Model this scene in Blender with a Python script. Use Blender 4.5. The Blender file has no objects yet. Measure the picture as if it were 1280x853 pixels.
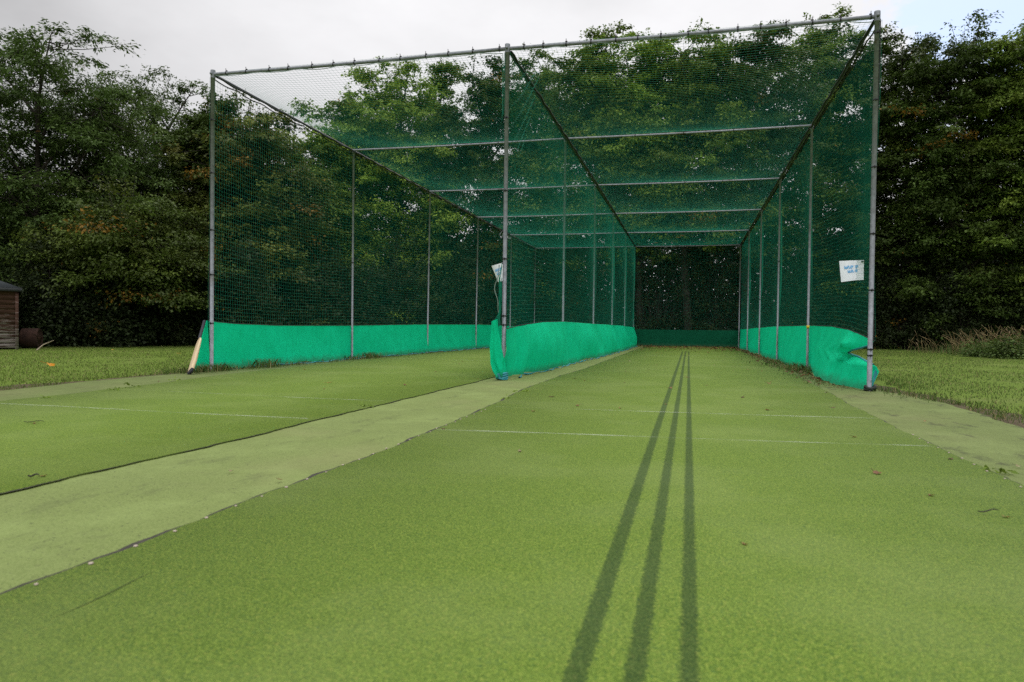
import bpy, math, random
import numpy as np
from mathutils import Vector, Matrix

SC = bpy.context.scene
COL = SC.collection
rng = np.random.default_rng(7)
random.seed(7)

# ------------------------------------------------------------------ sizes of the place
H = 3.66; WR = 3.7156; WL = 3.7411; BAY = 3.7553; NB = 5; LEN = BAY * NB
CAMP = np.array([1.989, -7.568, 0.578])
RGT = np.array([0.96987933, 0.24326335, 0.01253076])
FWD = np.array([-0.24303287, 0.96986062, -0.01747564])
UPV = np.array([-0.01640428, 0.01390388, 0.99976876])
FPX = 881.9
def along(px, d):
    p = CAMP + d * (FWD + RGT * (px - 640) / FPX)
    return float(p[0]), float(p[1])
def height_at(px, py, d):
    return float((CAMP + d * (FWD + RGT * (px - 640) / FPX + UPV * (426.5 - py) / FPX))[2])

# ------------------------------------------------------------------ helpers
def link(o, parent=None):
    COL.objects.link(o)
    if parent is not None: o.parent = parent
    return o
def tag(o, label=None, cat=None, group=None, kind=None):
    if label: o['label'] = label
    if cat: o['category'] = cat
    if group: o['group'] = group
    if kind: o['kind'] = kind
    return o
def empty(name, loc=(0, 0, 0), label=None, cat=None, group=None):
    o = bpy.data.objects.new(name, None); o.location = loc
    o.empty_display_size = 0.2
    link(o); return tag(o, label, cat, group)
def copy_tree(o, parent=None):
    c = o.copy(); link(c, parent)
    for ch in list(o.children): copy_tree(ch, c)
    return c

class MB:
    """collects numpy geometry, builds one mesh"""
    def __init__(s): s.v = []; s.f = []; s.n = 0; s.c = []; s.hasc = False
    def add(s, v, f, c=None):
        v = np.asarray(v, float).reshape(-1, 3)
        s.v.append(v)
        if isinstance(f, np.ndarray): s.f.append(f + s.n)
        else:
            by = {}
            for q in f: by.setdefault(len(q), []).append(q)
            for k in by: s.f.append(np.array(by[k]) + s.n)
        if c is not None:
            s.hasc = True
            s.c.append(np.broadcast_to(np.asarray(c, float), (len(v), 3)))
        else: s.c.append(np.ones((len(v), 3)))
        s.n += len(v); return s
    def box(s, lo, hi, rot=None, org=None):
        x0, y0, z0 = lo; x1, y1, z1 = hi
        v = np.array([(x0,y0,z0),(x1,y0,z0),(x1,y1,z0),(x0,y1,z0),(x0,y0,z1),(x1,y0,z1),(x1,y1,z1),(x0,y1,z1)], float)
        if rot is not None: v = v @ np.array(rot).T
        if org is not None: v = v + np.array(org)
        return s.add(v, [(3,2,1,0),(4,5,6,7),(0,1,5,4),(1,2,6,5),(2,3,7,6),(3,0,4,7)])
    def tubes(s, P, r, sides=3, cap=False, c=None):
        """P: (n,m,3) polylines; r scalar, (m,) or (n,m)"""
        P = np.asarray(P, float)
        if P.ndim == 2: P = P[None]
        n, m, _ = P.shape
        T = np.gradient(P, axis=1); T /= np.linalg.norm(T, axis=2, keepdims=True) + 1e-12
        ref = np.where(np.abs(T[:, :, 2:3]).mean(axis=1, keepdims=True) > 0.8, np.array([1., 0.13, 0]), np.array([0.05, 0.03, 1.]))
        A = np.cross(T, ref); A /= np.linalg.norm(A, axis=2, keepdims=True) + 1e-12
        B = np.cross(T, A)
        r = np.broadcast_to(np.asarray(r, float), (n, m))[:, :, None, None]
        ang = np.arange(sides) / sides * 2 * np.pi + 0.4
        V = P[:, :, None, :] + r * (np.cos(ang)[:, None] * A[:, :, None, :] + np.sin(ang)[:, None] * B[:, :, None, :])
        idx = np.arange(n * m * sides).reshape(n, m, sides)
        a = idx[:, :-1, :]; b = idx[:, 1:, :]
        a2 = np.roll(a, -1, axis=2); b2 = np.roll(b, -1, axis=2)
        F = np.stack([a, a2, b2, b], axis=-1).reshape(-1, 4)
        base = s.n
        s.add(V.reshape(-1, 3), F, c)
        if cap and sides > 2:
            for i in range(n):
                s.f.append(idx[i, 0][None, :] + base); s.f.append(idx[i, -1][::-1][None, :] + base)
        return s
    def lathe(s, prof, org=(0, 0, 0), rot=None, seg=24):
        prof = np.array(prof, float)
        a = np.arange(seg) / seg * 2 * np.pi
        V = np.stack([prof[:, None, 0] * np.cos(a), prof[:, None, 0] * np.sin(a), np.repeat(prof[:, 1:2], seg, 1)], -1).reshape(-1, 3)
        if rot is not None: V = V @ np.array(rot).T
        V = V + np.array(org)
        k = len(prof); idx = np.arange(k * seg).reshape(k, seg)
        x = idx[:-1]; y = idx[1:]
        F = np.stack([x, np.roll(x, -1, 1), np.roll(y, -1, 1), y], -1).reshape(-1, 4)
        return s.add(V, F)
    def grid(s, P, c=None):
        P = np.asarray(P, float); n, m, _ = P.shape
        idx = np.arange(n * m).reshape(n, m)
        F = np.stack([idx[:-1, :-1], idx[1:, :-1], idx[1:, 1:], idx[:-1, 1:]], -1).reshape(-1, 4)
        return s.add(P.reshape(-1, 3), F, c)
    def build(s, name, mat, parent=None, smooth=False):
        V = np.concatenate(s.v) if s.v else np.zeros((0, 3))
        me = bpy.data.meshes.new(name)
        me.vertices.add(len(V)); me.vertices.foreach_set('co', V.astype(np.float32).ravel())
        li = np.concatenate([f.ravel() for f in s.f]).astype(np.int32)
        lt = np.concatenate([np.full(len(f), f.shape[1]) for f in s.f]).astype(np.int32)
        ls = np.concatenate([[0], np.cumsum(lt)[:-1]]).astype(np.int32)
        me.loops.add(len(li)); me.loops.foreach_set('vertex_index', li)
        me.polygons.add(len(lt)); me.polygons.foreach_set('loop_start', ls)
        try: me.polygons.foreach_set('loop_total', lt)
        except Exception: pass
        me.update(calc_edges=True); me.validate()
        if smooth: me.polygons.foreach_set('use_smooth', np.ones(len(me.polygons), bool))
        if s.hasc:
            ca = me.color_attributes.new('tint', 'FLOAT_COLOR', 'POINT')
            C4 = np.ones((len(V), 4), np.float32); C4[:, :3] = np.concatenate(s.c)
            ca.data.foreach_set('color', C4.ravel())
        me.materials.append(mat)
        o = bpy.data.objects.new(name, me)
        return link(o, parent)

# ------------------------------------------------------------------ materials
class NT:
    def __init__(s, name):
        s.m = bpy.data.materials.new(name); s.m.use_nodes = True
        s.t = s.m.node_tree; s.t.nodes.clear()
        s.out = s.n('ShaderNodeOutputMaterial')
    def n(s, typ, **kw):
        nd = s.t.nodes.new(typ)
        for k, v in kw.items():
            if k.startswith('i_'):
                key = k[2:].replace('_', ' ')
                nd.inputs[int(key) if key.isdigit() else key].default_value = v
            else: setattr(nd, k, v)
        return nd
    def l(s, a, b): s.t.links.new(a, b)
    def noise(s, vec, scale, detail=4, rough=0.6):
        nd = s.n('ShaderNodeTexNoise'); nd.inputs['Scale'].default_value = scale
        nd.inputs['Detail'].default_value = detail; nd.inputs['Roughness'].default_value = rough
        s.l(vec, nd.inputs['Vector']); return nd.outputs['Fac']
    def ramp(s, fac, stops):
        nd = s.n('ShaderNodeValToRGB'); e = nd.color_ramp.elements
        while len(e) < len(stops): e.new(0.5)
        for i, (p, c) in enumerate(stops):
            e[i].position = p; e[i].color = (*c, 1) if len(c) == 3 else c
        s.l(fac, nd.inputs['Fac']); return nd.outputs['Color']
    def mix(s, fac, a, b, mode='MIX'):
        nd = s.n('ShaderNodeMix', data_type='RGBA', blend_type=mode)
        for sock, val in ((nd.inputs[0], fac), (nd.inputs[6], a), (nd.inputs[7], b)):
            if hasattr(val, 'is_output') or isinstance(val, bpy.types.NodeSocket): s.l(val, sock)
            elif isinstance(val, (tuple, list)): sock.default_value = (*val, 1)
            else: sock.default_value = val
        return nd.outputs[2]
    def math(s, op, a, b=None, c=None, clamp=False):
        nd = s.n('ShaderNodeMath', operation=op, use_clamp=clamp)
        for i, v in enumerate((a, b, c)):
            if v is None: continue
            if isinstance(v, bpy.types.NodeSocket): s.l(v, nd.inputs[i])
            else: nd.inputs[i].default_value = v
        return nd.outputs[0]
    def maprange(s, v, a, b, c=0, d=1):
        nd = s.n('ShaderNodeMapRange', interpolation_type='SMOOTHSTEP')
        s.l(v, nd.inputs['Value'])
        for k, x in zip(('From Min', 'From Max', 'To Min', 'To Max'), (a, b, c, d)): nd.inputs[k].default_value = x
        return nd.outputs['Result']
    def coord(s): return s.n('ShaderNodeTexCoord').outputs['Object']
    def geo(s): return s.n('ShaderNodeNewGeometry').outputs['Position']
    def bsdf(s, color, rough=0.6, metal=0.0, spec=0.3, bump=None, bump_strength=0.3, bump_dist=0.01, trans=0.0, alpha=None, sheen=0.0):
        b = s.n('ShaderNodeBsdfPrincipled')
        def setv(k, v):
            if isinstance(v, bpy.types.NodeSocket): s.l(v, b.inputs[k])
            else: b.inputs[k].default_value = (*v, 1) if isinstance(v, tuple) else v
        setv('Base Color', color); setv('Roughness', rough); setv('Metallic', metal); setv('Specular IOR Level', spec)
        if sheen: setv('Sheen Weight', sheen); setv('Sheen Roughness', 0.5)
        if alpha is not None: setv('Alpha', alpha)
        if bump is not None:
            bn = s.n('ShaderNodeBump'); bn.inputs['Strength'].default_value = bump_strength; bn.inputs['Distance'].default_value = bump_dist
            s.l(bump, bn.inputs['Height']); s.l(bn.outputs[0], b.inputs['Normal'])
        sh = b.outputs[0]
        if trans > 0:
            t = s.n('ShaderNodeBsdfTranslucent')
            if isinstance(color, bpy.types.NodeSocket): s.l(color, t.inputs['Color'])
            else: t.inputs['Color'].default_value = (*color, 1)
            mx = s.n('ShaderNodeMixShader'); mx.inputs[0].default_value = trans
            s.l(sh, mx.inputs[1]); s.l(t.outputs[0], mx.inputs[2]); sh = mx.outputs[0]
        s.l(sh, s.out.inputs['Surface']); return s.m

def mat_leaf():
    m = NT('leaf_blade'); a = m.n('ShaderNodeAttribute', attribute_name='tint')
    return m.bsdf(a.outputs['Color'], rough=0.55, spec=0.18, trans=0.30)
def mat_blades():
    m = NT('grass_blade'); a = m.n('ShaderNodeAttribute', attribute_name='tint')
    return m.bsdf(a.outputs['Color'], rough=0.6, spec=0.25, trans=0.3)
def mat_bark():
    m = NT('bark'); c = m.coord(); f = m.noise(c, 9, 6, .7)
    return m.bsdf(m.ramp(f, [(0.3, (.014, .012, .009)), (0.7, (.050, .041, .031))]), 0.9, bump=f, bump_strength=.6, bump_dist=.03)
def mat_galv(name='galvanised_steel', k=1.0):
    m = NT(name); c = m.coord(); f = m.noise(c, 26, 5, .7); g = m.noise(c, 3, 3, .6)
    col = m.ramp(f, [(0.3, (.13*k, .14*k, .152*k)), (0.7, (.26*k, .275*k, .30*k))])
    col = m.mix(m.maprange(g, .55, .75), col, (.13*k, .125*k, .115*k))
    col = m.mix(m.maprange(m.noise(c, 11, 5, .7), .62, .74, 0, .7), col, (.11, .065, .035))
    return m.bsdf(col, 0.55, metal=0.35, spec=.4, bump=f, bump_strength=.15, bump_dist=.002)
def mat_plain(name, c1, c2, scale=20, rough=.6, **kw):
    m = NT(name); c = m.coord(); f = m.noise(c, scale, 5, .65)
    return m.bsdf(m.ramp(f, [(.3, c1), (.7, c2)]), rough, bump=f, bump_strength=.2, bump_dist=.003, **kw)
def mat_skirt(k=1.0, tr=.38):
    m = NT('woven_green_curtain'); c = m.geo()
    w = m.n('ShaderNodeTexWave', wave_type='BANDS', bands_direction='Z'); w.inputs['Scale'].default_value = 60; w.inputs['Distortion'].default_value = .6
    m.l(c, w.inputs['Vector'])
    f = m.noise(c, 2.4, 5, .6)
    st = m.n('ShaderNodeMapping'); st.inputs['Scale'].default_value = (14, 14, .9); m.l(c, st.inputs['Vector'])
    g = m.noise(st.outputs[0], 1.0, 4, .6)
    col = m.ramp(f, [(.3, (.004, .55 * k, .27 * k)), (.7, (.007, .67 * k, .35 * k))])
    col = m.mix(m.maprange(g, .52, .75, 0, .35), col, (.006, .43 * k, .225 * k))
    # dirt splashed on the lowest hand's breadth
    sep = m.n('ShaderNodeSeparateXYZ'); m.l(c, sep.inputs[0])
    dz = m.math('ADD', sep.outputs['Z'], m.math('MULTIPLY', m.noise(c, 9, 5, .7), -.16))
    dirt = m.maprange(dz, -.06, .06, .55, 0)
    col = m.mix(dirt, col, (.05, .11, .06))
    wr = m.n('ShaderNodeMapping'); wr.inputs['Scale'].default_value = (5, 5, 2.0); wr.inputs['Rotation'].default_value = (.5, .3, 0); m.l(c, wr.inputs['Vector'])
    hgt = m.math('ADD', m.math('MULTIPLY', m.noise(wr.outputs[0], 1.6, 4, .55), 3.0), m.math('MULTIPLY', w.outputs['Fac'], .05))
    return m.bsdf(col, .85, spec=.06, bump=hgt, bump_strength=.5, bump_dist=.02, trans=tr)
def mat_net():
    m = NT('net_twine'); return m.bsdf((.007, .175, .106), .7, spec=.15)
def mat_turf(stripes=False):
    m = NT('artificial_turf_striped' if stripes else 'artificial_turf'); c = m.geo()
    f1 = m.noise(c, 260, 2, .8); f2 = m.noise(c, 120, 2, .7); f3 = m.noise(c, 1.1, 4, .6); f4 = m.noise(c, 14, 5, .65)
    col = m.ramp(f1, [(.30, (.027, .060, .006)), (.5, (.092, .155, .017)), (.70, (.230, .305, .048))])
    col = m.mix(m.maprange(f2, .54, .72, 0, .6), col, (.23, .25, .05))
    col = m.mix(m.maprange(f2, .44, .28, 0, .7), col, (.045, .10, .028))
    col = m.mix(m.maprange(f3, .42, .66, 0, .22), col, (.21, .26, .085))
    col = m.mix(m.maprange(f4, .58, .78, 0, .30), col, (.10, .15, .03))
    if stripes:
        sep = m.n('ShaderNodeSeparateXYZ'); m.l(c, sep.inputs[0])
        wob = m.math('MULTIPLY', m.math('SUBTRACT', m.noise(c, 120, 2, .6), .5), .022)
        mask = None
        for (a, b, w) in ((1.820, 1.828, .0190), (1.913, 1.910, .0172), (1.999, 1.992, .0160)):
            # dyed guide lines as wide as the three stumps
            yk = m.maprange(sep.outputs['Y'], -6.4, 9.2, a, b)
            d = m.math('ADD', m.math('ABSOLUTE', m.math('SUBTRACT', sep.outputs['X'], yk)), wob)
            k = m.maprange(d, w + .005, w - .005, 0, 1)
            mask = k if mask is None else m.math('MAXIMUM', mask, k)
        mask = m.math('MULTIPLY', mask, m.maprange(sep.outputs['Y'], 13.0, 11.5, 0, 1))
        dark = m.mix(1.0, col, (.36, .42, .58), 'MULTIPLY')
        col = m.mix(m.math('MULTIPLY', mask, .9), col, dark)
    h = m.math('ADD', f1, f2)
    return m.bsdf(col, .85, spec=.15, bump=h, bump_strength=.45, bump_dist=.006)
def mat_court():
    m = NT('pale_worn_matting'); c = m.geo()
    f1 = m.noise(c, 170, 3, .7); f2 = m.noise(c, 2.2, 5, .65); f3 = m.noise(c, 36, 5, .75); f4 = m.noise(c, .8, 4, .6)
    col = m.ramp(f1, [(.3, (.108, .146, .040)), (.7, (.196, .238, .082))])
    col = m.mix(m.maprange(f2, .45, .7, 0, .4), col, (.23, .29, .10))
    st = m.n('ShaderNodeMapping'); st.inputs['Scale'].default_value = (1.0, .45, 1); st.inputs['Rotation'].default_value = (0, 0, .7); m.l(c, st.inputs[0])
    s1 = m.noise(st.outputs[0], 5.5, 7, .75)
    sep = m.n('ShaderNodeSeparateXYZ'); m.l(c, sep.inputs[0])
    side = m.maprange(sep.outputs['X'], 3.0, 3.5, .35, .95)
    col = m.mix(m.math('MULTIPLY', m.maprange(s1, .52, .68), side), col, (.055, .06, .03))
    col = m.mix(m.maprange(f3, .58, .74, 0, .6), col, (.08, .085, .04))
    col = m.mix(m.maprange(m.noise(c, 80, 2, .6), .62, .72, 0, .7), col, (.045, .05, .03))
    col = m.mix(m.maprange(f4, .5, .7, 0, .35), col, (.19, .19, .085))
    return m.bsdf(col, .9, spec=.12, bump=f1, bump_strength=.3, bump_dist=.003, sheen=0)
def mat_ground():
    m = NT('lawn_soil'); c = m.geo()
    f1 = m.noise(c, 60, 4, .7); f2 = m.noise(c, .7, 5, .65); f3 = m.noise(c, 7, 5, .7)
    col = m.ramp(f1, [(.3, (.06, .10, .014)), (.7, (.14, .20, .03))])
    col = m.mix(m.maprange(f2, .5, .72, 0, .6), col, (.13, .15, .045))
    col = m.mix(m.maprange(f3, .60, .75, 0, .55), col, (.11, .085, .045))
    return m.bsdf(col, .95, spec=.1, bump=f1, bump_strength=.5, bump_dist=.02)
def mat_soil():
    m = NT('bare_soil'); c = m.geo(); f = m.noise(c, 40, 6, .75); g = m.noise(c, 6, 4, .6)
    col = m.ramp(f, [(.3, (.035, .028, .018)), (.7, (.15, .115, .07))])
    col = m.mix(m.maprange(g, .45, .65, 0, .7), col, (.06, .085, .025))
    return m.bsdf(col, .95, spec=.1, bump=f, bump_strength=.8, bump_dist=.02)
def mat_paint():
    m = NT('worn_white_paint'); c = m.geo(); f = m.noise(c, 150, 4, .75); g = m.noise(c, 1.4, 4, .65)
    a = m.math('MULTIPLY', m.maprange(f, .30, .66), m.maprange(g, .40, .66, .03, .42))
    return m.bsdf((.62, .66, .55), .85, spec=.1, alpha=a)
def mat_boards():
    m = NT('weathered_boards'); c = m.coord()
    mp = m.n('ShaderNodeMapping'); mp.inputs['Scale'].default_value = (1.2, 1.2, 22); m.l(c, mp.inputs[0])
    f = m.noise(mp.outputs[0], 2.2, 6, .7); g = m.noise(c, 5, 4, .6)
    sep = m.n('ShaderNodeSeparateXYZ'); m.l(c, sep.inputs[0])
    col = m.ramp(f, [(.3, (.035, .018, .013)), (.65, (.085, .045, .032))])
    low = m.maprange(sep.outputs['Z'], 1.15, .0, .0, .17)
    k = m.maprange(m.math('ADD', f, low), .60, .70)
    col = m.mix(k, col, (.30, .26, .25))
    return m.bsdf(col, .9, spec=.1, bump=f, bump_strength=.5, bump_dist=.01)
def mat_rust():
    m = NT('rusty_iron'); c = m.coord(); f = m.noise(c, 7, 6, .7)
    return m.bsdf(m.ramp(f, [(.3, (.022, .012, .010)), (.6, (.055, .028, .020)), (.8, (.08, .045, .03))]), .9, spec=.2, bump=f, bump_strength=.4, bump_dist=.01)
def mat_willow():
    m = NT('willow_wood'); c = m.coord()
    mp = m.n('ShaderNodeMapping'); mp.inputs['Scale'].default_value = (60, 60, 1.5); m.l(c, mp.inputs[0])
    f = m.noise(mp.outputs[0], 1.0, 3, .5)
    return m.bsdf(m.ramp(f, [(.35, (.50, .37, .22)), (.65, (.64, .51, .33))]), .5, spec=.3)

M = dict(leaf=mat_leaf(), blade=mat_blades(), bark=mat_bark(), galv=mat_galv(), galv_shaded=mat_galv('shaded_galvanised_steel', .62),  # second steel darkened to paint in the shaded undersides of the side rails
         skirt=mat_skirt(), skirt_shaded=mat_skirt(.14, .10), net=mat_net(), turf=mat_turf(), turf_s=mat_turf(True), court=mat_court(), ground=mat_ground(), soil=mat_soil(),  # second curtain is the same cloth with tree shade painted into its colour
         paint=mat_paint(), boards=mat_boards(), rust=mat_rust(), willow=mat_willow(),
         tie=mat_plain('black_nylon', (.012, .012, .013), (.02, .02, .022), 30, .5),
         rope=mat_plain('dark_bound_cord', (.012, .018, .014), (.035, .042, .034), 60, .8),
         cord=mat_plain('grey_green_cord', (.10, .16, .13), (.22, .28, .24), 60, .7),
         hem=mat_plain('turquoise_hem', (.02, .16, .20), (.05, .32, .36), 14, .7),
         grip=mat_plain('black_rubber_grip', (.012, .013, .018), (.03, .03, .04), 50, .6),
         paper=mat_plain('laminated_paper', (.70, .73, .80), (.80, .82, .87), 9, .35),
         ink=mat_plain('blue_ink', (.03, .30, .66), (.08, .42, .76), 40, .5),
         felt=mat_plain('roofing_felt', (.045, .052, .058), (.085, .095, .105), 40, .9),
         fascia=mat_plain('dark_fascia_board', (.025, .028, .03), (.05, .052, .055), 20, .8),
         peg=mat_plain('pale_nail_head', (.26, .20, .15), (.50, .43, .36), 60, .6),
         tape=mat_plain('yellow_tape', (.55, .36, .02), (.65, .45, .04), 30, .6),
         stick=mat_plain('bleached_wood', (.25, .20, .14), (.38, .32, .23), 30, .8),
         scuff=mat_plain('scuffed_turf', (.035, .055, .012), (.07, .10, .02), 60, .9),
         dirt=mat_plain('dark_scrap_gap_shade', (.02, .018, .015), (.05, .045, .035), 30, .9))

# ------------------------------------------------------------------ camera
cam = bpy.data.cameras.new('camera'); cam.sensor_width = 36; cam.lens = FPX / 1280 * 36
cam.clip_start = .05; cam.clip_end = 3000
cam.dof.use_dof = True; cam.dof.focus_distance = 9.0; cam.dof.aperture_fstop = 4.5
co = bpy.data.objects.new('camera', cam); link(co)
mw = Matrix.Identity(4)
for i in range(3):
    mw[i][0] = RGT[i]; mw[i][1] = UPV[i]; mw[i][2] = -FWD[i]; mw[i][3] = CAMP[i]
co.matrix_world = mw; SC.camera = co

# ------------------------------------------------------------------ sky and light
SUN_EL = math.radians(52); SUN_AZ = math.radians(12)     # azimuth from +Y towards +X
sv = Vector((math.sin(SUN_AZ) * math.cos(SUN_EL), math.cos(SUN_AZ) * math.cos(SUN_EL), math.sin(SUN_EL)))
sl = bpy.data.lights.new('sun', 'SUN'); sl.energy = 0.9; sl.angle = math.radians(22); sl.color = (1, .96, .9)
so = bpy.data.objects.new('sun', sl); link(so); so.rotation_euler = (-sv).to_track_quat('-Z', 'Y').to_euler(); so.location = (0, 0, 30)
w = bpy.data.worlds.new('World'); SC.world = w; w.use_nodes = True
t = w.node_tree; t.nodes.clear()
class WT(NT):
    def __init__(s): s.t = t; s.out = s.n('ShaderNodeOutputWorld')
W = WT()
sky = W.n('ShaderNodeTexSky', sky_type='NISHITA', sun_disc=False, sun_elevation=SUN_EL, sun_rotation=SUN_AZ)
g = W.n('ShaderNodeTexCoord').outputs['Generated']
def dot(d):
    d = Vector(d).normalized(); v = W.n('ShaderNodeVectorMath', operation='DOT_PRODUCT'); W.l(g, v.inputs[0]); v.inputs[1].default_value = d; return v.outputs['Value']
sep = W.n('ShaderNodeSeparateXYZ'); W.l(g, sep.inputs[0])
mp = W.n('ShaderNodeMapping'); mp.inputs['Scale'].default_value = (1, 1, 2.2); W.l(g, mp.inputs[0])
n1 = W.noise(mp.outputs[0], 2.6, 6, .55); n2 = W.noise(mp.outputs[0], 6.0, 5, .6)
mid = W.maprange(dot((.10, .93, .40)), .52, .97, 5.3, 9.4)
val = W.math('ADD', mid, W.math('MULTIPLY', W.math('SUBTRACT', n1, .5), 5.5))
val = W.math('ADD', val, W.maprange(sep.outputs['Z'], .42, .80, 0, 6.0))
val = W.math('ADD', val, W.maprange(dot((.1, -1, .95)), .2, .9, 0, 13.0))
val = W.math('MULTIPLY', val, W.math('MAXIMUM', W.maprange(sep.outputs['Z'], .16, .38, .3, 1), W.maprange(sep.outputs['Y'], -.35, .05, 0, 1)))
val = W.math('MULTIPLY', val, W.maprange(sep.outputs['Z'], -.1, .06, .55, 1))
cc = W.n('ShaderNodeCombineColor')
for i, k in enumerate((.99, .985, 1.005)): W.l(W.math('MULTIPLY', val, k), cc.inputs[i])
gap = W.math('MULTIPLY', W.maprange(W.math('ADD', dot((.40, .84, .40)), W.math('MULTIPLY', W.math('SUBTRACT', n2, .5), .16)), .972, .992), .72)
skyb = W.mix(1.0, sky.outputs[0], (1.5, 1.6, 1.75), 'MULTIPLY')
colr = W.mix(gap, cc.outputs[0], skyb)
bg = W.n('ShaderNodeBackground'); bg.inputs['Strength'].default_value = 0.1
W.l(colr, bg.inputs['Color']); W.l(bg.outputs[0], W.out.inputs['Surface'])

# ------------------------------------------------------------------ ground, matting, pitches
mb = MB(); mb.add([(-900, -900, 0), (900, -900, 0), (900, 900, 0), (-900, 900, 0)], [(0, 1, 2, 3)])
tag(mb.build('ground', M['ground']), kind='structure')
def strip(name, yl, xl, xr, z, mat, thick=0, wob=.02, n=500, seed=1):
    """sheet between two wavy edges running down the lanes"""
    r = np.random.default_rng(seed)
    ys = np.linspace(yl[0], yl[-1], n)
    def edge(x):
        e = np.interp(ys, yl, x)
        for k in range(9):
            fq = .6 * 1.7 ** k
            e = e + wob / (1 + .8 * k) * np.sin(ys * fq + r.uniform(0, 6.3))
        return e
    a = edge(xl); b = edge(xr)
    P = np.stack([np.stack([a, ys, np.full(n, z)], -1), np.stack([b, ys, np.full(n, z)], -1)], 0)
    m = MB()
    if thick:
        lo = P.copy(); lo[:, :, 2] = z - thick
        P = np.stack([lo[0], P[0], P[1], lo[1]], 0)
    m.grid(P[::-1])
    return tag(m.build(name, mat), kind='structure'), ys, a, b
strip('soil', [-11, -3, 0, 19.6], [-3.95, -4.0, -4.0, -4.05], [4.35, 4.35, 4.2, 4.1], .004, M['soil'], wob=.10, seed=2)
_, cy_, cl_, cr_ = strip('matting', [-11, -2.9, -2, -.9, 0, 19.0], [-3.4, -3.5, -3.68, -3.76, -3.72, -3.68], [4.0, 4.0, 4.02, 4.02, 3.82, 3.72], .010, M['court'], thick=.006, wob=.03, seed=3)
PITCH = {}
_, *PITCH['l'] = strip('left_pitch', [-11, -3.6, -2.9, -1.7, -.3, 4, 18.7], [-2.7, -2.74, -2.76, -2.92, -3.15, -3.45, -3.5], [-.18, -.2, -.19, -.18, -.18, -.2, -.2], .018, M['turf'], thick=.007, wob=.018, seed=4)
_, *PITCH['r'] = strip('right_pitch', [-11, -5, -3, -1, 5, 18.7], [.625, .625, .62, .52, .52, .55], [3.22, 3.22, 3.2, 3.26, 3.42, 3.45], .018, M['turf_s'], thick=.007, wob=.018, seed=5)
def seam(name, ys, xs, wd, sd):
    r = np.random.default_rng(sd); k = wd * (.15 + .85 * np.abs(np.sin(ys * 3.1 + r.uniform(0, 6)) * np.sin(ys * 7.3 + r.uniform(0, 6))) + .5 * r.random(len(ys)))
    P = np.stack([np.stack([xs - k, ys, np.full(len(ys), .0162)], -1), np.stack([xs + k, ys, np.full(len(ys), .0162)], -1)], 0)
    tag(MB().grid(P[::-1]).build(name, M['dirt']), kind='structure')  # dirt colour also stands in for the shadowed gap at the carpet edge
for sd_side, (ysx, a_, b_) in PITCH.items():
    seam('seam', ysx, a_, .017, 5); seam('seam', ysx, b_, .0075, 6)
def crease(x0, y0, x1, y1, wd=.032):
    n = 40; tt = np.linspace(0, 1, n)
    x = x0 + (x1 - x0) * tt; y = y0 + (y1 - y0) * tt + .01 * np.sin(tt * 7)
    P = np.stack([np.stack([x, y - wd / 2, np.full(n, 0.0195)], -1), np.stack([x, y + wd / 2, np.full(n, 0.0195)], -1)], 0)
    tag(MB().grid(P[::-1]).build('crease_line', M['paint']), kind='structure')
tc = np.linspace(0, 1, 12); cx_ = .827 + .005 * np.sin(tc * 5); cw_ = .0013 * np.sin(tc * np.pi) + .0004
P = np.stack([np.stack([cx_ - cw_, -6.49 + .27 * tc, .0195 + 0 * tc], -1), np.stack([cx_ + cw_, -6.49 + .27 * tc, .0195 + 0 * tc], -1)], 0)
tag(MB().grid(P[::-1]).build('turf_cut', M['scuff']), kind='structure')
crease(.66, -2.72, 3.2, -2.50); crease(.66, -3.92, 3.17, -3.66); crease(-2.66, -3.72, -.24, -3.74); crease(-2.72, -2.55, -.24, -2.64)
crease(.6, 8.6, 3.4, 8.8, .05); crease(-3.2, 4.2, -.3, 4.2, .05)

# ------------------------------------------------------------------ the tube frame
frame = empty('net_frame', (0, 0, 0), 'galvanised steel tube frame of the two-lane practice net cage', 'frame')
ties_base = None
def tube(name, a, b, r, mat, sides=14, parent=frame, bow=None):
    n = 9 if bow is not None else 2
    tt = np.linspace(0, 1, n)[:, None]
    P = np.array(a) * (1 - tt) + np.array(b) * tt
    if bow is not None: P = P + np.sin(tt * np.pi) * np.array(bow)
    return MB().tubes(P, r, sides, cap=True).build(name, mat, parent, smooth=True) if False else MB().tubes(P, r, sides, cap=True).build(name, mat, parent)
def smooth(o):
    o.data.polygons.foreach_set('use_smooth', np.array([p.loop_total == 4 and True for p in o.data.polygons], bool)); return o
def ring(c, axis, r, wd, mat, parent, name='cable_tie', tail=True):
    """a nylon tie round a tube: band, head and cut tail"""
    ax = np.array(axis, float); ax /= np.linalg.norm(ax)
    o = np.array([0, 0, 1.]) if abs(ax[2]) < .8 else np.array([0, -1., 0])
    s = np.cross(ax, o); s /= np.linalg.norm(s); o = np.cross(s, ax)
    m = MB(); rot = np.stack([s, o, ax], 1)
    m.lathe([(r, -wd / 2), (r + .003, -wd / 2), (r + .003, wd / 2), (r, wd / 2)], c, rot, 12)
    if tail:
        m.box((-.005, r, -wd), (.005, r + .012, wd), rot, c)
        m.box((-.002, r + .01, -.003), (.002, r + .032, .003), rot @ np.array([[1, .3, 0], [0, 1, 0], [0, 0, 1]]), c)
    return m.build(name, mat, parent)
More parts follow.
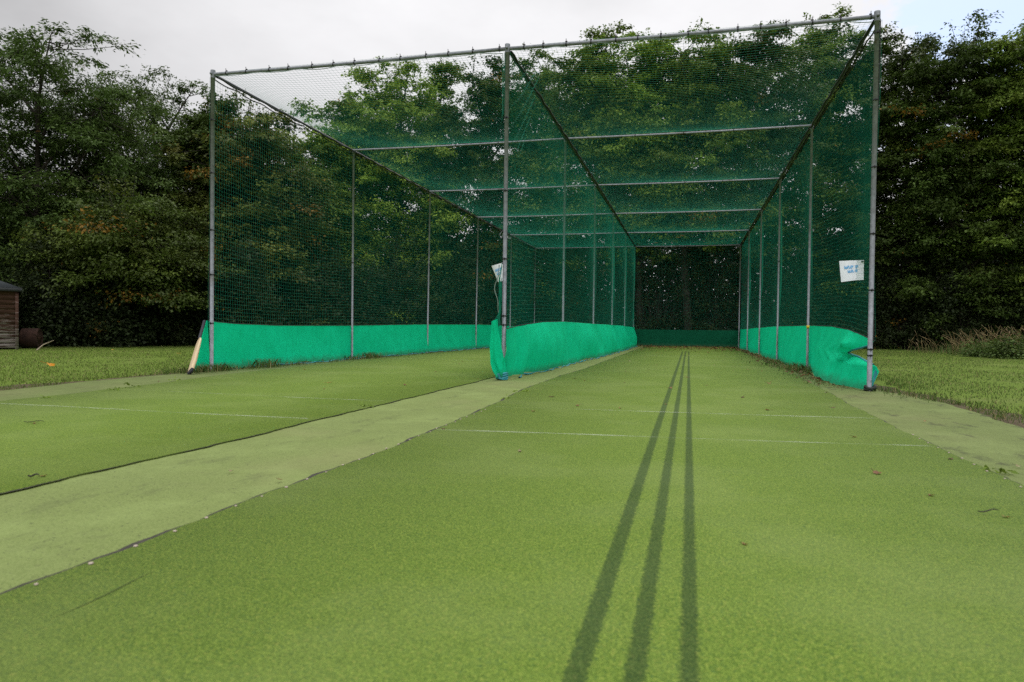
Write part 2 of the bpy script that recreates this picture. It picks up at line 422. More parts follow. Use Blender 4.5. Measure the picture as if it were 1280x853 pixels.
def clamp(c, r, mat=M['galv'], name='tube_clamp', axis=(0, 0, 1), h=.09):
    ax = np.array(axis, float); ref = np.array([0, 0, 1.]) if abs(ax[2]) < .8 else np.array([1., 0, 0])
    s = np.cross(ref, ax); s /= np.linalg.norm(s); o = np.cross(ax, s); rot = np.stack([s, o, ax], 1)
    m = MB().lathe([(0, -h / 2), (r * .96, -h / 2), (r, -h / 2 + .006), (r, h / 2 - .006), (r * .96, h / 2), (0, h / 2)], c, rot, 14)
    m.box((r * .7, -.012, -.012), (r + .018, .012, .012), rot, c)
    return smooth(m.build(name, mat, frame))
RX = {-1: -WL, 0: 0.0, 1: WR}
for k, x in RX.items():
    for i in range(NB + 1):
        r = .0228 if i == 0 else .0172
        lean = (-.03 if k == -1 and i in (2, 3) else 0)
        p = smooth(tube('post', (x + lean, i * BAY, -.05), (x, i * BAY, H), r, M['galv']))
        if i == 0:
            for z in ((.60, 1.2, 1.75, 2.45, 3.1) if k == -1 else (.62, .72, 1.35, 2.1, 2.9) if k == 0 else (.36, .42, 1.0, 1.55, 2.2, 2.85, 3.5)):
                ring((x, 0, z), (0, 0, 1), r + .001, .012, M['tie'], p)
        elif i == 1 and k == 1:
            ring((x, i * BAY, .66), (0, 0, 1), r + .001, .045, M['tape'], p, 'tape_band', False)
        else:
            ring((x, i * BAY, 1.4 + .3 * (i % 3)), (0, 0, 1), r + .001, .012, M['tie'], p)
        if i == 0: clamp((x, 0, H), .029, h=.10)
        else: clamp((x, i * BAY, H - .02), .025, h=.07)
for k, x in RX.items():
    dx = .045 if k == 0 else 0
    rail = smooth(tube('side_rail', (x, .03, H), (x, LEN, H), .0172, M['galv_shaded'], bow=(dx, 0, -.02)))
for i in range(NB + 1):
    for (xa, xb) in ((-WL, 0), (0, WR)):
        r = .0205 if i == 0 else .0165
        a = (xa + .026, i * BAY, H); b = (xb - .026, i * BAY, H)
        beam = smooth(tube('cross_beam', a, b, r, M['galv'], bow=(0, 0, -.012)))
        if i == 0:
            n = 13 if xa < 0 else 15
            for q in range(n):
                tt = (q + .6 + .2 * random.random()) / n
                ring((xa + (xb - xa) * tt, 0, H - .012 * math.sin(tt * math.pi)), (1, 0, 0), r + .001, .012, M['tie'], beam)
            tt = np.linspace(0, 1, 160); sag = .004 + .03 * np.abs(np.sin(tt * n * np.pi * .5)) * (.4 + .6 * np.sin(tt * 5 + xa) ** 2)
            P = np.stack([xa + .05 + (xb - xa - .1) * tt, np.full(160, -.012), H - r - sag], -1)
            MB().tubes(P, .0042, 5).build('hanging_cord', M['cord'], beam)
        else:
            for q in range(5):
                tt = (q + .5) / 5
                ring((xa + (xb - xa) * tt, i * BAY, H - .01), (1, 0, 0), r + .001, .012, M['tie'], beam, tail=False)

# ------------------------------------------------------------------ nets
MESH = .05; TW = .0011
def smoothn(a, seed, scale):
    """cheap smooth noise of arrays a (list of coordinate arrays)"""
    r = np.random.default_rng(seed); o = 0
    for k in range(6):
        ph = r.uniform(0, 6.3); fr = r.normal(size=len(a)) * scale
        o = o + np.sin(sum(f * x for f, x in zip(fr, a)) + ph)
    return o / 6
TOPS = {1: ([0, .19, .64, 1.23, 2.17, 3.9, 7.9, 11.6, 20], [.50, .52, .566, .618, .661, .684, .70, .69, .657]),
        0: ([-.1, .6, 1.75, 3.6, 7, 12, 20], [.569, .618, .67, .70, .70, .71, .68]),
        -1: ([0, .2, .6, 1.56, 3.7, 7.6, 11.7, 20], [.63, .61, .597, .583, .60, .655, .69, .66])}
OUT = {1: .045, 0: .035, -1: -.045}
def side_fn(k):
    ty, tz = TOPS[k]
    def f(y, tv):
        zb = np.interp(y, ty, tz)
        fb = (y / BAY) % 1
        zt = H - .035 - .05 * np.abs(np.sin(fb * np.pi * 7)) * .5
        z = zb + (zt - zb) * tv
        z = z - .05 * np.sin(np.pi * fb) * np.sin(np.pi * tv)
        bul = np.sin(np.pi * fb) * np.sin(np.pi * np.clip(tv, 0, 1))
        x = RX[k] + OUT[k] + bul * {1: .12, 0: .09, -1: -.07}[k] + .05 * smoothn([y, z], 11 + k, 1.3) * np.sin(np.pi * np.clip(tv, 0.02, 1) ** .7)
        return np.stack([x, y + 0 * z, z], -1)
    return f
def netting(fn, U, Vv, su, sv_, name, parent, flip=False):
    """fn(u,v)->points ; strands along u for every v and along v for every u"""
    m = MB()
    us = np.linspace(U[0], U[-1], su); vs = np.linspace(Vv[0], Vv[-1], sv_)
    g1 = fn(us[None, :] + 0 * Vv[:, None], Vv[:, None] + 0 * us[None, :]); m.tubes(g1, TW)
    g2 = fn(U[:, None] + 0 * vs[None, :], vs[None, :] + 0 * U[:, None]); m.tubes(g2, TW)
    return m.build(name, M['net'], parent)
def added_rope(P, r, name, parent, mat='rope'): return MB().tubes(P, r, 6).build(name, M[mat], parent)

NETLAB = {-1: 'long green side net with bright green curtain on the left wall of the cage',
          0: 'green dividing net with bright green curtain between the two practice lanes',
          1: 'green side net on the right wall with its curtain torn open at the front post'}
SIDE = {}
for k in (-1, 0, 1):
    e = empty('side_net', (0, 0, 0), NETLAB[k], 'net', 'side nets of the cage'); SIDE[k] = e
    fn = side_fn(k)
    netting(fn, np.arange(0, LEN + .01, MESH), np.linspace(0, 1, 60), 160, 24, 'netting', e)
    yy = np.linspace(0, LEN, 220)
    added_rope(fn(yy, np.ones_like(yy)) + np.array([-OUT[k] * .4, 0, .006]), .008, 'top_cord', e)
    added_rope(fn(yy, np.zeros_like(yy)), .005, 'lower_cord', e)
    zz = np.linspace(0, 1, 60); added_rope(fn(0 * zz + .0, zz) + np.array([-OUT[k] * .35, 0, 0]), .006, 'edge_cord', e)

def roof_fn(xa, xb, s):
    def f(y, xv):
        fb = (y / BAY) % 1; fx = (xv - xa) / (xb - xa)
        sg = 4 * fb * (1 - fb) * (1 - np.abs(2 * fx - 1) ** 2.6)
        bay = np.floor(y / BAY)
        sb = np.interp(bay, [0, 1, 2, 3, 4, 5], [.225, .175, .14, .115, .10, .10]) * (1 + .06 * np.sin(bay * 2.1 + xa))
        z = H + .018 - sb * sg + .012 * smoothn([xv, y], 5, 2.0) * sg
        return np.stack([xv + 0 * y, y + 0 * xv, z], -1)
    return f
for (xa, xb, lab) in ((-WL, 0, 'sagging green roof net over the left practice lane'), (0, WR, 'sagging green roof net over the right practice lane')):
    e = empty('roof_net', (0, 0, 0), lab, 'net', 'roof nets of the cage')
    fn = roof_fn(xa, xb, .16)
    netting(fn, np.arange(0, LEN + .01, MESH), np.linspace(xa + .02, xb - .02, int((xb - xa) / MESH)), 190, 46, 'netting', e)
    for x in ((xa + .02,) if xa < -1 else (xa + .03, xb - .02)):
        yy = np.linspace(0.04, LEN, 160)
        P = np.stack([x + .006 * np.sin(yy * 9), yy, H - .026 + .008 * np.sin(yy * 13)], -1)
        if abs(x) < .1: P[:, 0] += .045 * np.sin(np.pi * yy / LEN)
        added_rope(P, .013, 'added_rope', e)  # dark rope added under the rail to stand for its shaded underside
for (xa, xb, lab) in ((-WL, 0, 'green back net with shade-painted curtain at the far end of the left lane'), (0, WR, 'green back net with shade-painted curtain at the far end of the right lane')):
    e = empty('back_net', (0, 0, 0), lab, 'net', 'back nets of the cage')
    def bf(x, tv, xa=xa, xb=xb):
        fx = (x - xa) / (xb - xa)
        z = .60 + (H - .63) * tv
        y = LEN + .03 + .10 * np.sin(np.pi * fx) * np.sin(np.pi * tv)
        return np.stack([x + 0 * tv, y, z + 0 * x], -1)
    netting(bf, np.linspace(xa, xb, int((xb - xa) / MESH)), np.linspace(0, 1, 60), 20, 20, 'netting', e)
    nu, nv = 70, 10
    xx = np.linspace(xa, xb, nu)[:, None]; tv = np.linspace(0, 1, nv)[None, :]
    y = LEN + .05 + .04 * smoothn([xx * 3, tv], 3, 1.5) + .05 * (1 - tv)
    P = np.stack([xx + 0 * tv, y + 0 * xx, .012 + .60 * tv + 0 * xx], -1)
    MB().grid(P).build('curtain', M['skirt_shaded'], e, smooth=True)

# ------------------------------------------------------------------ the curtains sewn under the side nets
def folds(y, t, seed, amp):
    r = np.random.default_rng(seed); o = 0
    for k in range(7):
        f = r.uniform(1.5, 11); o = o + np.sin(f * y + 1.5 * np.sin(.7 * y + k) + r.uniform(0, 6)) / (1 + .12 * f)
    return amp * o / 3
# left wall
ny, nz = 330, 16
y = np.linspace(0, LEN, ny)[:, None]; tv = np.linspace(0, 1, nz)[None, :]
zt = np.interp(y, *TOPS[-1]); fb = (y / BAY) % 1
zb = .012 + .02 * np.abs(np.sin(2.2 * y)) + .012 * np.sin(7 * y)
x = -WL - .045 + (1 - tv) ** 1.5 * (.05 + .05 * np.sin(np.pi * fb)) + folds(y, tv, 3, .022) * (1.15 - tv) + .04 * np.exp(-((y - .55) / .22) ** 2) * (1 - tv)
P = np.stack([x, y + 0 * tv, zb + (zt - zb) * tv], -1)
cur = MB().grid(P).build('curtain', M['skirt'], SIDE[-1], smooth=True)
# its loose front edge, flared outwards past the post
nu = 14; uu = np.linspace(0, 1, nu)[:, None]; tv = np.linspace(0, 1, 18)[None, :]
wid = .02 + .17 * (1 - tv) ** 1.1
P = np.stack([-WL - .045 - .10 * (1 - tv) * 0 - wid * uu * .95 + .05 * (1 - tv) * (1 - uu), .0 - .10 * uu * (1 - tv) + .04 * np.sin(uu * 7) * (1 - tv) - .02, .012 + (.63 - .012) * tv + 0 * uu], -1)
MB().grid(P).build('loose_flap', M['skirt'], SIDE[-1], smooth=True)
# middle
ny = 330
y = np.linspace(-.05, LEN, ny)[:, None]; tv = np.linspace(0, 1, 16)[None, :]
zt = np.interp(y, *TOPS[0]); zb = .014 + .012 * np.abs(np.sin(5 * y)) + .02 * np.clip(np.sin(1.3 * y + 1), 0, 1)
xb = np.interp(y, [-.05, .3, .9, 1.8, 2.9, 5.2, 7.7, 13, 17, 18.8], [.02, .05, .05, .11, .13, .16, .24, .26, .22, .05])
fb = (y / BAY) % 1
xt = .045 + .03 * np.sin(np.pi * fb)
x = xt + (xb - xt) * (1 - tv) ** 1.2 + .10 * np.sin(np.pi * np.clip(fb, 0, 1)) * np.sin(np.pi * tv) * (y > .0) + folds(y, tv, 8, .024) * (1.2 - tv)
x = x - .05 * np.exp(-((y - .33) / .09) ** 2) * (1 - tv * .6) + .03 * np.exp(-((y - .62) / .12) ** 2)
yy2 = y + 0 * tv - .10 * np.clip(1 - (y + .05) / .5, 0, 1) * np.clip(1 - tv / .55, 0, 1)
x = x - .06 * np.clip(1 - (y + .05) / .3, 0, 1) * np.clip(1 - tv / .5, 0, 1)
P = np.stack([x, yy2, zb + (zt - zb) * tv], -1)
MB().grid(P).build('curtain', M['skirt'], SIDE[0], smooth=True)
# flap wrapped round the front of the middle post
nu = 12; uu = np.linspace(0, 1, nu)[:, None]; tv = np.linspace(0, 1, 22)[None, :]
lx = np.interp(tv, [0, .08, .25, .5, .8, 1], [-.062, -.09, -.128, -.137, -.125, -.122])
rx = np.interp(tv, [0, .08, .25, .5, .8, 1], [.03, .045, .035, -.005, -.045, -.052])
P = np.stack([lx + (rx - lx) * uu, -.085 - .055 * np.sin(np.pi * uu) * (1.1 - tv) - .026 * np.sin(uu * 9 + tv * 5 + 1.5 * np.sin(tv * 6)) * (1.2 - tv) + 0.05 * (1 - uu) * 0,
              .05 + (.655 - .05) * tv + .03 * uu * tv], -1)
MB().grid(P).build('loose_flap', M['skirt'], SIDE[0], smooth=True)
tt = np.linspace(0, 1, 40)
for q in range(4):
    P = np.stack([-.005 + .058 * np.cos(tt * 6.28), -.05 + .075 * np.sin(tt * 6.28), .03 + .017 * q + .008 * np.sin(tt * 12 + q)], -1)
    MB().tubes(P, .012, 7).build('hem_roll', M['hem'], SIDE[0], smooth=True)
# gathered netting hanging beside the middle post
m = MB()
for q in range(15):
    z = np.linspace(3.62, 2.75 + .5 * random.random(), 30); a = random.uniform(0, 6)
    m.tubes(np.stack([-.055 + .05 * random.random() - .03 * np.sin(z * 5 + a) * .5, .03 + .02 * np.sin(z * 7 + a), z], -1), .0026, 4)
m.build('gathered_net', M['net'], SIDE[0]); m = MB()
for q in range(16):
    z = np.linspace(.60, 1.0 + .3 * random.random(), 24); a = random.uniform(0, 6); s0 = random.random()
    m.tubes(np.stack([-.035 - .10 * s0 * np.clip(1 - (z - .6) / .16, 0, 1) + .01 * np.sin(z * 17 + a), -.05 + .02 * np.sin(z * 11 + a), z], -1), .003, 4)
m.build('gathered_net', M['net'], SIDE[0]); m = MB()
for q in range(26):
    tt = np.linspace(0, 1, 24); z0 = 3.58 - .035 * q
    m.tubes(np.stack([.03 + .22 * tt * (1 - q / 30), .05 + .5 * tt, z0 - .10 * np.sin(tt * 3.1) - .02 * np.sin(tt * 20 + q)], -1), .0021, 3)
m.build('gathered_net', M['net'], SIDE[0])
zz = np.linspace(.75, 1.28, 40)
MB().tubes(np.stack([-.04 - .05 * np.sin((zz - .75) / .53 * 3.14) + .012 * np.sin(zz * 23), 0 * zz - .045, zz], -1), .005, 6).build('tie_cord', M['cord'], SIDE[0])
# right wall
def right_front(z):
    return np.interp(z, [0, .10, .20, .255, .268, .358, .455, .48, .52, .7], [.02, .02, .03, .05, .20, 1.0, .22, .10, .03, .03])
ny, nz = 340, 40
uu = np.linspace(0, 1, ny)[:, None] ** 1.35; tv = np.linspace(0, 1, nz)[None, :]
y0 = uu * LEN; zt0 = np.interp(y0, *TOPS[1]); fb0 = (y0 / BAY) % 1
zb0 = .012 + .01 * np.abs(np.sin(4 * y0)); z0 = zb0 + (zt0 - zb0) * tv
yf = right_front(z0); y = np.where(y0 < BAY, yf + (y0 / BAY) * (BAY - yf), y0)
bump = np.sin(np.pi * np.clip(fb0, 0, 1) ** .62)
amp = np.where(y0 < BAY, .24, .15)
x = WR + .045 - bump * amp * (1 - tv) ** .8 * (.6 + .4 * (1 - tv)) + folds(y0, tv, 15, .022) * (1.2 - tv)
tow = np.exp(-(((y - .9) / .45) ** 2 + ((z0 - .30) / .13) ** 2))
x = x - .09 * np.exp(-(((y - .95) / .38) ** 2 + ((z0 - .43) / .09) ** 2)) + .02 * np.exp(-(((y - .75) / .3) ** 2 + ((z0 - .33) / .045) ** 2))
x = x + .030 * np.sin(np.arctan2(z0 - .36, y - .70) * 9) * np.exp(-(((y - .8) / .7) ** 2 + ((z0 - .34) / .25) ** 2)) * np.clip((y - .72) * 4, 0, 1)
x = x + .05 * np.clip(1 - y0 / .25, 0, 1) * np.clip(1 - np.abs(z0 - .2) / .12, 0, 1)
P = np.stack([x, y, z0], -1)
MB().grid(P).build('curtain', M['skirt'], SIDE[1], smooth=True)
edge = P[0]
MB().tubes(edge[(z := edge[:, 2]) > .26][:-2] + np.array([-.004, -.004, 0]), .011, 6).build('torn_hem', M['hem'], SIDE[1], smooth=True)
tt = np.linspace(0, 1, 14)
P2 = np.stack([np.stack([WR + .02 + .045 * tt, -.03 + 0 * tt, .12 + .10 * np.sin(tt * 2.6)], -1), np.stack([WR + .02 + .04 * tt, -.02 + 0 * tt, .05 + .12 * tt], -1)], 0)
MB().grid(P2).build('loose_flap', M['hem'], SIDE[1], smooth=True)
m = MB()
for q in range(3):
    tt = np.linspace(0, 1, 30); m.tubes(np.stack([WR + .005 + .045 * np.cos(tt * 5 + q), -.01 + .045 * np.sin(tt * 5 + q), .022 + .012 * q + .01 * np.sin(tt * 9)], -1), .013, 6)
m.build('hem_roll', M['rope'], SIDE[1], smooth=True)
for k, zq in ((0, .016), (-1, .016), (1, .014)):   # turquoise bottom hem showing under the curtains
    yy = np.linspace(.3, LEN - .3, 300)
    if k == 0: xx = np.interp(yy, [-.05, .3, .9, 1.8, 2.9, 5.2, 7.7, 13, 17, 18.8], [.02, .05, .05, .11, .13, .16, .24, .26, .22, .05]) + .025
    elif k == -1: xx = -WL + .03 + .05 * np.sin(np.pi * ((yy / BAY) % 1))
    else: continue
    P = np.stack([xx + .012 * np.sin(yy * 7) + folds(yy, 0, 8 if k == 0 else 3, .024), yy, zq + .008 * np.sin(yy * 11) + .012 * np.clip(np.sin(yy * 1.9 + k), 0, 1)], -1)
    MB().tubes(P, .004 + .009 * np.abs(np.sin(yy * 2.3 + k) * np.sin(yy * 5.1)), 6).build('bottom_hem', M['hem'], SIDE[k], smooth=True)

# ------------------------------------------------------------------ notices
def notice(corners, lab, bulge, scale=1.0):
    """corners: tl, tr, br, bl in world space"""
    tl, tr, br, bl = [np.array(c, float) for c in corners]
    nu, nv = 12, 9; u = np.linspace(0, 1, nu)[:, None, None]; v = np.linspace(0, 1, nv)[None, :, None]
    nrm = np.cross(tr - tl, bl - tl); nrm /= np.linalg.norm(nrm)
    def S(u, v, off=0.0):
        base = (tl * (1 - u) + tr * u) * (1 - v) + (bl * (1 - u) + br * u) * v
        return base + nrm * (bulge * np.sin(np.pi * u) * (.5 + v) + off)
    P = S(u, v)
    e = MB().grid(P); e.grid(S(u, v, .0015)[::-1])
    side = -1.0 if np.dot(nrm, CAMP - tl) > 0 else 1.0
    o = e.build('notice', M['paper'], None, smooth=True); tag(o, lab, 'sign', 'laminated notices tied to the cage')
    # two short lines of unreadable blue handwriting
    r = random.Random(5); ink = MB(); off = -side * .003
    def stroke(u0, v0, u1, v1, wd=.010):
        tt = np.linspace(0, 1, 5)[:, None]; uu = u0 + (u1 - u0) * tt; vv = v0 + (v1 - v0) * tt
        d = np.array([v1 - v0, -(u1 - u0) * 1.0]); d = d / (np.hypot(*d) + 1e-9) * wd
        A = S((uu + d[0])[:, :, None], (vv + d[1])[:, :, None], off)[:, 0]; B = S((uu - d[0])[:, :, None], (vv - d[1])[:, :, None], off)[:, 0]
        ink.grid(np.stack([A, B], 0))
    for (us, v0, v1) in (([.20, .265, .33, .395, .46, .52, .66, .72], .25, .40), ([.34, .405, .47, .535, .64, .69], .46, .60)):
        for uq in us:
            w_ = .042
            kind = r.randrange(4)
            stroke(uq, v0, uq, v1)
            if kind in (0, 1): stroke(uq, v0 + .01, uq + w_, v0 + .01); stroke(uq + w_, v0, uq + w_, (v0 + v1) / 2)
            if kind in (0, 2): stroke(uq, (v0 + v1) / 2, uq + w_, (v0 + v1) / 2)
            if kind in (2, 3): stroke(uq, v1 - .01, uq + w_, v1 - .01); stroke(uq + w_, (v0 + v1) / 2, uq + w_, v1)
            if kind == 1: stroke(uq, (v0 + v1) / 2, uq + w_, v1)
    ink.build('handwriting', M['ink'], o)
    tc = S(np.array([[[.94]]]), np.array([[[.06]]]), off)[0, 0]
    MB().box((-.012, -.012, -.006), (.012, .012, .006), None, tc).build('cable_tie', M['tie'], o)
    return o
def pt(px, py, d): return CAMP + d * (FWD + RGT * (px - 640) / FPX + UPV * (426.5 - py) / FPX)
notice((pt(1049, 326.5, 8.15), pt(1080, 325.5, 8.02), pt(1079.5, 350, 8.03), pt(1051.5, 353, 8.12)), 'white laminated notice with blue handwriting on the right-hand net beside the end post', -.02)
notice((pt(614.5, 332.5, 8.02), pt(630.5, 328, 7.86), pt(629, 351, 7.86), pt(622.5, 353, 8.0)), 'small white notice with blue writing curled against the middle post', -.012)

# ------------------------------------------------------------------ cricket bat against the left post
bat = empty('cricket_bat', (0, 0, 0), 'pale willow cricket bat with black grip leaning on the left front post', 'bat')
b0 = np.array([-3.52, -.68, .020]); b1 = np.array([-3.80, -.06, .62])
ax = (b1 - b0); ax /= np.linalg.norm(ax); b1 = b0 + ax * .90
fz = np.array([-.30, -.95, 0.0]); s_ = np.cross(fz, ax); s_ /= np.linalg.norm(s_); fz = np.cross(ax, s_)
bat.scale = (1.0, 1.0, 1.06); bat.location = b0; bat.rotation_euler = Matrix(np.stack([s_, fz, ax], 1).tolist()).to_euler()
secs = []
for zq, wd, th in ((0, .030, .016), (.012, .047, .024), (.05, .054, .030), (.18, .054, .036), (.36, .053, .028), (.48, .051, .022), (.53, .044, .020), (.555, .022, .017), (.57, .016, .016)):
    a = np.linspace(0, 2 * np.pi, 20, endpoint=False)
    X = wd * np.sign(np.cos(a)) * np.abs(np.cos(a)) ** .45; Y = th * np.where(np.sin(a) > 0, .35, 1) * np.abs(np.sin(a)) ** .8 * np.sign(np.sin(a))
    secs.append(np.stack([X, Y, np.full(20, zq)], -1))
V = np.array(secs); k = len(secs); idx = np.arange(k * 20).reshape(k, 20)
F = np.stack([idx[:-1], np.roll(idx[:-1], -1, 1), np.roll(idx[1:], -1, 1), idx[1:]], -1).reshape(-1, 4)
m = MB(); m.add(V.reshape(-1, 3), F); m.f.append(idx[0][::-1][None]); m.f.append(idx[-1][None]); m.build('blade', M['willow'], bat, smooth=True)
prof = [(0, .555), (.0175, .556)] + [(.0172 + (.0012 if i % 2 else 0), .56 + i * .012) for i in range(24)] + [(.020, .852), (.018, .86), (0, .862)]
MB().lathe(prof, seg=14).build('grip', M['grip'], bat, smooth=True)
MB().lathe([(.0, -.004), (.0535, -.002), (.0545, .012), (.0, .016)], seg=20).add([], np.zeros((0, 4), int)) if False else None
mm = MB(); Vt = V[:3].copy(); Vt[:, :, :2] *= 1.02; Vt[0, :, 2] -= .003; idt = np.arange(60).reshape(3, 20)
mm.add(Vt.reshape(-1, 3), np.stack([idt[:-1], np.roll(idt[:-1], -1, 1), np.roll(idt[1:], -1, 1), idt[1:]], -1).reshape(-1, 4)); mm.f.append(idt[0][::-1][None])
mm.build('toe_guard', M['grip'], bat, smooth=True)

# ------------------------------------------------------------------ hut and roller
hut = empty('wooden_hut', (-13.66, 4.27, 0), 'low weathered brown wooden hut with grey hipped roof at the left edge', 'shed')
hut.rotation_euler = (0, 0, math.radians(50))
hw, hd, hh = 1.25, 1.1, 1.27
m = MB(); nbd = 12
for q in range(nbd):                                   # lapped boards
    z0 = .03 + q * (hh - .03) / nbd; z1 = z0 + (hh - .03) / nbd + .008
    for (sx, sy) in ((0, -1), (0, 1), (1, 0), (-1, 0)):
        if sy:
            yb = sy * hd; yo = sy * (hd + .020)
            m.add([(-hw, yo, z0), (hw, yo, z0), (hw, yb + sy * .006, z1), (-hw, yb + sy * .006, z1), (-hw, yb, z0), (hw, yb, z0)], [(0, 1, 2, 3), (0, 4, 5, 1)])
        else:
            xb_ = sx * hw; xo = sx * (hw + .020)
            m.add([(xo, -hd, z0), (xo, hd, z0), (xb_ + sx * .006, hd, z1), (xb_ + sx * .006, -hd, z1), (xb_, -hd, z0), (xb_, hd, z0)], [(0, 1, 2, 3), (0, 4, 5, 1)])
m.build('wall', M['boards'], hut)
for sx in (-1, 1):
    for sy in (-1, 1):
        MB().box((sx * (hw + .02) - .03, sy * (hd + .02) - .03, 0), (sx * (hw + .02) + .03, sy * (hd + .02) + .03, hh)).build('corner_post', M['boards'], hut)
oh = .10; X, Y = hw + oh, hd + oh
m = MB().add([(-X, -Y, hh + .045), (X, -Y, hh + .045), (X, Y, hh + .045), (-X, Y, hh + .045), (-.25, 0, hh + .52), (.25, 0, hh + .52)], [(0, 1, 5, 4), (2, 3, 4, 5), (1, 2, 5), (3, 0, 4), (3, 2, 1, 0)])
m.build('roof', M['felt'], hut)
m = MB()
for (a, b) in (((-X, -Y - .012, hh - .03), (X, -Y + .012, hh + .04)), ((-X, Y - .012, hh - .03), (X, Y + .012, hh + .04)), ((-X - .012, -Y + .013, hh - .03), (-X + .012, Y - .013, hh + .04)), ((X - .012, -Y + .013, hh - .03), (X + .012, Y - .013, hh + .04))):
    m.box(a, b)
m.build('fascia', M['fascia'], hut)
px, py = along(39, 15.9)
rol = empty('garden_roller', (px, py, .27), 'rusty brown iron roller lying in the undergrowth beside the hut', 'roller')
rol.rotation_euler = (0, 0, .55); rol.scale = (.85, .85, .85); rol.location.z = .225
RY = np.array([[0, 0, 1], [0, 1, 0], [-1, 0, 0]], float)
MB().lathe([(0, -.21), (.06, -.215), (.07, -.19), (.23, -.19), (.245, -.205), (.26, -.20), (.265, -.18), (.265, .18), (.26, .20), (.245, .205), (.23, .19), (.07, .19), (.06, .215), (0, .21)], rot=RY, seg=32).build('drum', M['rust'], rol, smooth=True)
hdl = MB()
for s in (-1, 1): hdl.tubes([(s * .25, 0, 0), (s * .25, -.15, .05), (s * .20, -.55, .12)], .012, 8)
hdl.tubes([(-.26, 0, 0), (.26, 0, 0)], .016, 8); hdl.build('axle_frame', M['rust'], rol)
sx_, sy_ = along(46, 14.8)
tag(MB().tubes([(sx_, sy_, .0), (sx_ + .12, sy_ + .05, .12), (sx_ + .33, sy_ + .1, .21)], [.016, .013, .008], 7, cap=True).build('dead_branch', M['stick']), 'pale dead branch leaning out of the undergrowth by the rusty roller', 'branch')

# ------------------------------------------------------------------ trees
PAL = {'ash': ((.054, .090, .020), .15, .0), 'maple': ((.090, .138, .021), .25, .012), 'light': ((.135, .205, .028), .2, .012),
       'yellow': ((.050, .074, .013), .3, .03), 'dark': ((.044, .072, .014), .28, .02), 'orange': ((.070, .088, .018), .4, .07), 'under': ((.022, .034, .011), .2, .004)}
def leaves(m, r, C, n, spread, size, pal, upbias=1.0, aspect=.62):
    """n leaves about each cluster centre C (k,3)"""
    base, hue, aut = PAL[pal]; base = np.array(base) * 1.25; k = len(C)
    ctr = np.repeat(C, n, 0); N = len(ctr)
    sp = np.asarray(spread, float); sp = np.repeat(sp, n, 0) if sp.ndim == 2 else sp
    # leaves sit along a few twigs of each cluster
    tw = r.normal(size=(k, 7, 3)); tw /= np.linalg.norm(tw, axis=2, keepdims=True)
    ti = r.integers(0, 7, N); d = tw[np.repeat(np.arange(k), n), ti]
    pos = ctr + d * (r.uniform(.1, 1.25, N)[:, None]) * sp + r.normal(size=(N, 3)) * sp * .22
    out = d.copy(); out[:, 2] = out[:, 2] * .4 - .30 + r.normal(size=N) * .3; out[:, :2] += r.normal(size=(N, 2)) * .55
    out /= np.linalg.norm(out, axis=1, keepdims=True)
    nr = r.normal(size=(N, 3)) * .55; nr[:, 2] += upbias
    s = np.cross(nr, out); s /= np.linalg.norm(s, axis=1, keepdims=True) + 1e-9
    nn = np.cross(out, s)
    L = (size * r.uniform(.6, 1.25, N))[:, None]; Wd = L * aspect * .5 * r.uniform(.8, 1.2, N)[:, None]
    fold = r.uniform(-.02, .22, N)[:, None]
    v0 = pos; v2 = pos + out * L - nn * L * .12
    v1 = pos + out * L * .45 + s * Wd + nn * Wd * fold; v3 = pos + out * L * .45 - s * Wd + nn * Wd * fold
    V = np.stack([v0, v1, v2, v3], 1).reshape(-1, 3); F = np.arange(4 * N).reshape(-1, 4)
    cl = np.repeat(1 + hue * r.normal(size=k), n).clip(.5, 1.7); lv = r.uniform(.78, 1.24, N)
    col = np.array(base)[None, :] * (cl * lv)[:, None]
    warm = np.repeat(np.clip(r.normal(size=k) * hue, 0, 1), n)
    col = col * (1 + warm[:, None] * np.array([.35, .10, -.1]))
    a = (r.random(N) < .0015) | (np.repeat(r.random(k) < aut, n) & (r.random(N) < .6))
    col[a] = np.array([.26, .16, .022]) * r.uniform(.4, 1.1, a.sum())[:, None] * np.array([1, .9, 1])
    m.add(V, F, np.repeat(col, 4, 0))

